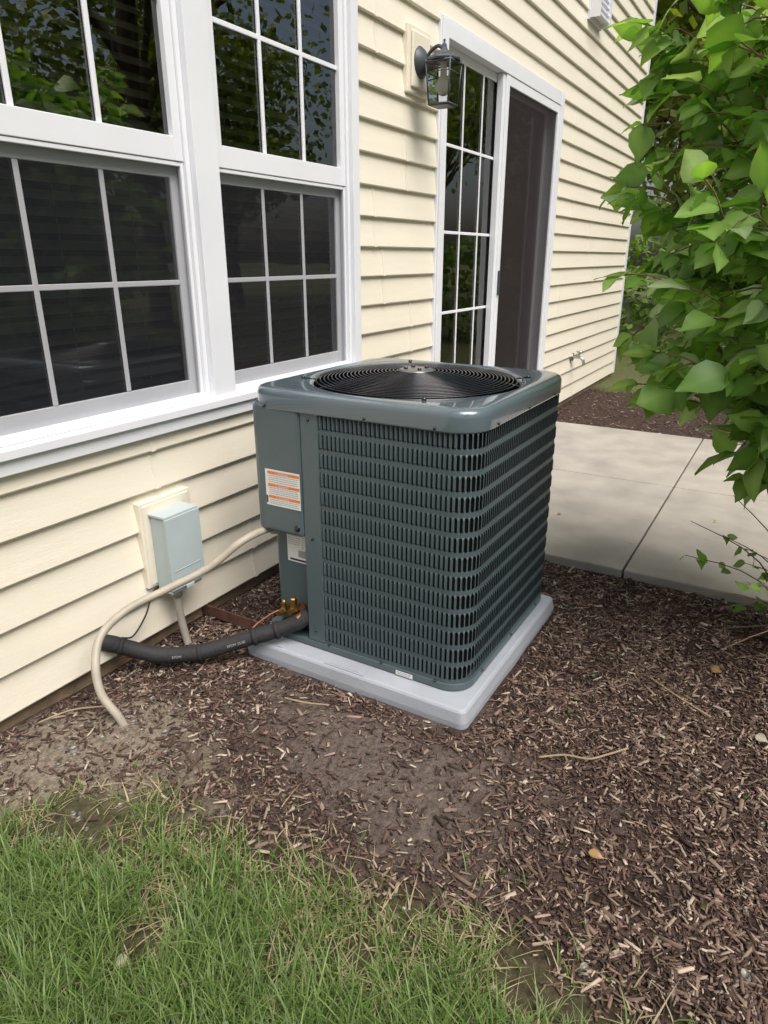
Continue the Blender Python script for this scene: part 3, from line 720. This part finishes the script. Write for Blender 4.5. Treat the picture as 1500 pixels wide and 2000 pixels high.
for i in range(NST):
    th=random.uniform(0,2*math.pi); ph=random.uniform(-.2,1.45) if i%3 else random.uniform(-.75,.2)
    if i%4==0: th=random.uniform(math.pi*.4,math.pi*1.1)
    e=Vector((BC.x+BR.x*math.cos(ph)*math.cos(th),BC.y+BR.y*math.cos(ph)*math.sin(th),BC.z+BR.z*math.sin(ph)))
    e=BC.lerp(e,random.uniform(.66,1.0))
    b0=B0+Vector((random.gauss(0,.07),random.gauss(0,.09),0))
    mid=b0.lerp(e,.5)+Vector((0,0,.22*(1 if e.z>1 else .6)))+Vector((random.gauss(0,.06),random.gauss(0,.06),0))
    mid.x=b0.x+(mid.x-b0.x)*.7; mid.y=b0.y+(mid.y-b0.y)*.7
    pts=[b0,b0.lerp(mid,.5)+Vector((0,0,.06)),mid,mid.lerp(e,.55)+Vector((0,0,.04)),e]
    wood.tube(pts,random.uniform(.005,.009),M_twig,5,sub=3,rfun=lambda t:1-.75*t)
    def at(t):
        k=min(int(t*4),3); return pts[k].lerp(pts[k+1],t*4-k)
    nt_=10
    for j in range(nt_):
        t=.45+.55*j/(nt_-1); p=at(t); 
        out=(p-Vector((B0.x,B0.y,p.z-.35))).normalized()
        dd=(out+Vector((random.gauss(0,.6),random.gauss(0,.6),random.gauss(.1,.5)))).normalized()
        L=random.uniform(.07,.22); q=p+dd*L+Vector((0,0,-.02)); 
        if q.z<.62 and random.random()<.85: continue
        wood.tube([p,p.lerp(q,.5)+Vector((0,0,.015)),q],.0022,M_twig,4,sub=2)
        nl=random.choice([2,3,4])
        for m_ in range(nl):
            tt=(m_+1)/nl; w=p.lerp(q,tt)
            for sgn in (-1,1):
                if random.random()<.15: continue
                sd=dd.cross(Vector((0,0,1))).normalized()*sgn
                ld=(sd*.9+dd*.5+Vector((random.gauss(0,.4),random.gauss(0,.4),random.gauss(-.4,.45))))
                addleaf(w,ld,random.uniform(.045,.118))
        addleaf(q,dd+Vector((0,0,-.4)),random.uniform(.06,.13))
for i in range(18):
    a=random.uniform(.6,3.6); L=random.uniform(.3,.6); e=B0+Vector((math.cos(a)*L,math.sin(a)*L,random.uniform(.08,.5)))
    pts=[B0+Vector((random.gauss(0,.08),random.gauss(0,.08),0)),B0.lerp(e,.5)+Vector((0,0,.10)),e]
    wood.tube(pts,.004,M_twig,5,sub=4,rfun=lambda t:1-.7*t)
    if i%2:
        for m_ in range(5):
            w=pts[1].lerp(e,.4+.6*m_/4); addleaf(w,Vector((random.gauss(0,1),random.gauss(0,1),random.gauss(-.1,.4))),random.uniform(.03,.06))
pp(wood.build('stems'),shrub)
Vv,Fl,lt,cc=leafset(cen,dirs,siz,cols)
o=npmesh('foliage',Vv,Fl,lt,[M_leaf],col=cc,smooth=True); pp(o,shrub)
# weeds
cen=[];dirs=[];siz=[];cols=[]
for i in range(16):
    x,y=random.uniform(1.1,2.7),random.uniform(-.5,.6)
    for k in range(4):
        a=random.uniform(0,6.28); cen.append((x,y,gh(x,y)+.006)); dirs.append((math.cos(a),math.sin(a),.5)); siz.append(random.uniform(.007,.014)); cols.append((.09,.18,.04))
Vv,Fl,lt,cc=leafset(cen,dirs,siz,cols); npmesh('weed_seedlings',Vv,Fl,lt,[M_leaf],col=cc,smooth=True)
cen=[];dirs=[];siz=[];cols=[]
for (x,y) in ((2.2,.05),(1.75,.12),(3.3,.9),(3.6,.2),(4.4,.7),(.62,.62),(.55,.9),(.75,.2),(1.9,-.1),(2.6,.35),(1.25,.2),(1.2,1.1),(2.62,1.2),(4.0,1.2),(3.1,.5)):
    a=random.uniform(0,6.28); cen.append((x,y,.036 if x>2.8 else gh(x,y)+.022)); dirs.append((math.cos(a),math.sin(a),.1)); siz.append(random.uniform(.018,.035)); cols.append(random.choice([(.45,.36,.22),(.38,.24,.11),(.5,.46,.38)]))
Vv,Fl,lt,cc=leafset(cen,dirs,siz,cols); npmesh('fallen_leaves',Vv,Fl,lt,[M_leaf],col=cc,smooth=True)
# ------------------------------------------------------------------ trees
def tree_mesh(seed,H=8.5,R=3.0,nl=7000,ls=.19):
    random.seed(seed); mb=MB()
    tr=[(0,0,-.1),(.08,.03,H*.2),(-.05,.1,H*.45),(.1,0,H*.75)]
    mb.tube(tr,.2,M_bark,10,sub=5,rfun=lambda t:1.15-.85*t)
    cl=[]
    for i in range(16):
        z0=H*random.uniform(.22,.62); a=random.uniform(0,2*math.pi); e=Vector((math.cos(a)*R*random.uniform(.5,.95),math.sin(a)*R*random.uniform(.5,.95),z0+H*random.uniform(.08,.32)))
        mb.tube([(0,0,z0),(e.x*.45,e.y*.45,z0+(e.z-z0)*.6),e],.07,M_bark,6,sub=3,rfun=lambda t:1-.8*t)
        cl.append((e,random.uniform(.7,1.3)*R/3)); cl.append((Vector((e.x*.5,e.y*.5,e.z+.3)),random.uniform(.6,1.1)*R/3))
    cl.append((Vector((0,0,H*.95)),1.0)); cl.append((Vector((.4,.2,H*.8)),1.3))
    cen=[];d=[];s=[];c=[]
    for i in range(nl):
        e,r=random.choice(cl); v=Vector((random.gauss(0,1),random.gauss(0,1),random.gauss(0,.8))); v=v.normalized()*r*random.random()**.4
        cen.append(tuple(e+v)); d.append((random.gauss(0,1),random.gauss(0,1),random.gauss(-.3,.6))); s.append(random.uniform(.6,1.3)*ls)
        u=random.random(); c.append((np.array([.10,.15,.03])*(1-u)+np.array([.28,.32,.06])*u))
    n=len(cen)
    cn=np.array(cen); dd=np.array(d); dd/=np.linalg.norm(dd,axis=1,keepdims=True); ss=np.array(s)[:,None]
    sd=np.cross(dd,rng.normal(0,1,(n,3))); sd/=np.linalg.norm(sd,axis=1,keepdims=True)
    Vl=np.stack([cn,cn+dd*ss*.5-sd*ss*.35,cn+dd*ss,cn+dd*ss*.5+sd*ss*.35],1).reshape(-1,3)
    nv=len(mb.v); V=np.concatenate([np.array(mb.v),Vl]); 
    Fl=[i for f in mb.f for i in f]; lt=[len(f) for f in mb.f]; nf=len(lt)
    Fl+= list((np.arange(n*4)+nv)); lt+=[4]*n
    col=np.concatenate([np.ones((nv,3))*.1,np.repeat(np.array(c),4,axis=0)])
    o=npmesh('shade_tree',V,Fl,lt,[M_bark,M_tleaf],col=col,midx=[0]*nf+[1]*n); return o
t1=tree_mesh(3); t2=tree_mesh(11,9.5,3.4); t3=tree_mesh(5,7,2.6)
pos=[(4.5,-8.5),(9.5,-7),(14.5,-9.5),(20,-6.5),(27,-10),(36,-8),(-1,-12),(-6,-8),(8,-14),(18,-15),(15,3.5),(19,0.5),(23,7),(14,9),(28,-2),(3,-17),(13,.5),(12.5,4.5),(22,3.5)]
tm=[t1,t2,t3]
for i,(x,y) in enumerate(pos):
    if i<3: o=tm[i]
    else:
        o=bpy.data.objects.new('shade_tree',tm[i%3].data); SC.collection.objects.link(o)
    o.location=(x,y,0); o.rotation_euler=(0,0,i*1.7); k=.9+.25*((i*37)%10)/10; o.scale=(k,k,k)
random.seed(5)
cen=[];dirs=[];siz=[];cols=[]
for i in range(5000):
    x=10.5+random.gauss(0,.35); y=random.uniform(-3,5); z=random.uniform(.02,1.5+.25*noise.noise((0,y*1.3,3)))
    cen.append((x,y,z)); dirs.append((random.gauss(0,1),random.gauss(0,1),random.gauss(.2,.7))); siz.append(random.uniform(.07,.14)); u=random.random(); cols.append((.08+.1*u,.15+.12*u,.03+.02*u))
Vv,Fl,lt,cc=leafset(cen,dirs,siz,cols); npmesh('hedge',Vv,Fl,lt,[M_tleaf],col=cc)
# ------------------------------------------------------------------ light
w=bpy.data.worlds.new('World'); SC.world=w; w.use_nodes=True; nt=w.node_tree; bg=nt.nodes['Background']
sky=nt.nodes.new('ShaderNodeTexSky'); sky.sky_type='NISHITA'; sky.sun_disc=False
sd=Vector((-.35,-.75,0)).normalized(); el=math.radians(58)
to=Vector((sd.x*math.cos(el),sd.y*math.cos(el),math.sin(el)))
sky.sun_elevation=el; sky.sun_rotation=math.atan2(to.x,to.y); sky.dust_density=5; sky.air_density=1.0; sky.ozone_density=.6
nt.links.new(sky.outputs[0],bg.inputs[0]); bg.inputs[1].default_value=.15
L=bpy.data.lights.new('sun','SUN'); L.energy=3.8; L.angle=math.radians(45); L.color=(1,.97,.94)
lo=bpy.data.objects.new('sun',L); SC.collection.objects.link(lo); lo.rotation_euler=(-to).to_track_quat('-Z','Y').to_euler()
# ------------------------------------------------------------------ camera
p=math.radians(20.5); a=math.radians(30.6); ch,sh=math.cos(a),math.sin(a); cp,sp_=math.cos(p),math.sin(p)
Fv=Vector((cp*ch,cp*sh,-sp_)); Rv=Vector((sh,-ch,0)); Uv=Vector((sp_*ch,sp_*sh,cp))
cam=bpy.data.cameras.new('camera'); cam.sensor_fit='VERTICAL'; cam.sensor_height=36; cam.lens=1330/2000*36; cam.clip_start=.05; cam.clip_end=500
co=bpy.data.objects.new('camera',cam); SC.collection.objects.link(co)
M=Matrix((Rv,Uv,-Fv)).transposed().to_4x4(); M.translation=(0,0,1.28); co.matrix_world=M
SC.camera=co
SC.view_settings.view_transform='Standard'; SC.view_settings.look='None'; SC.view_settings.exposure=0
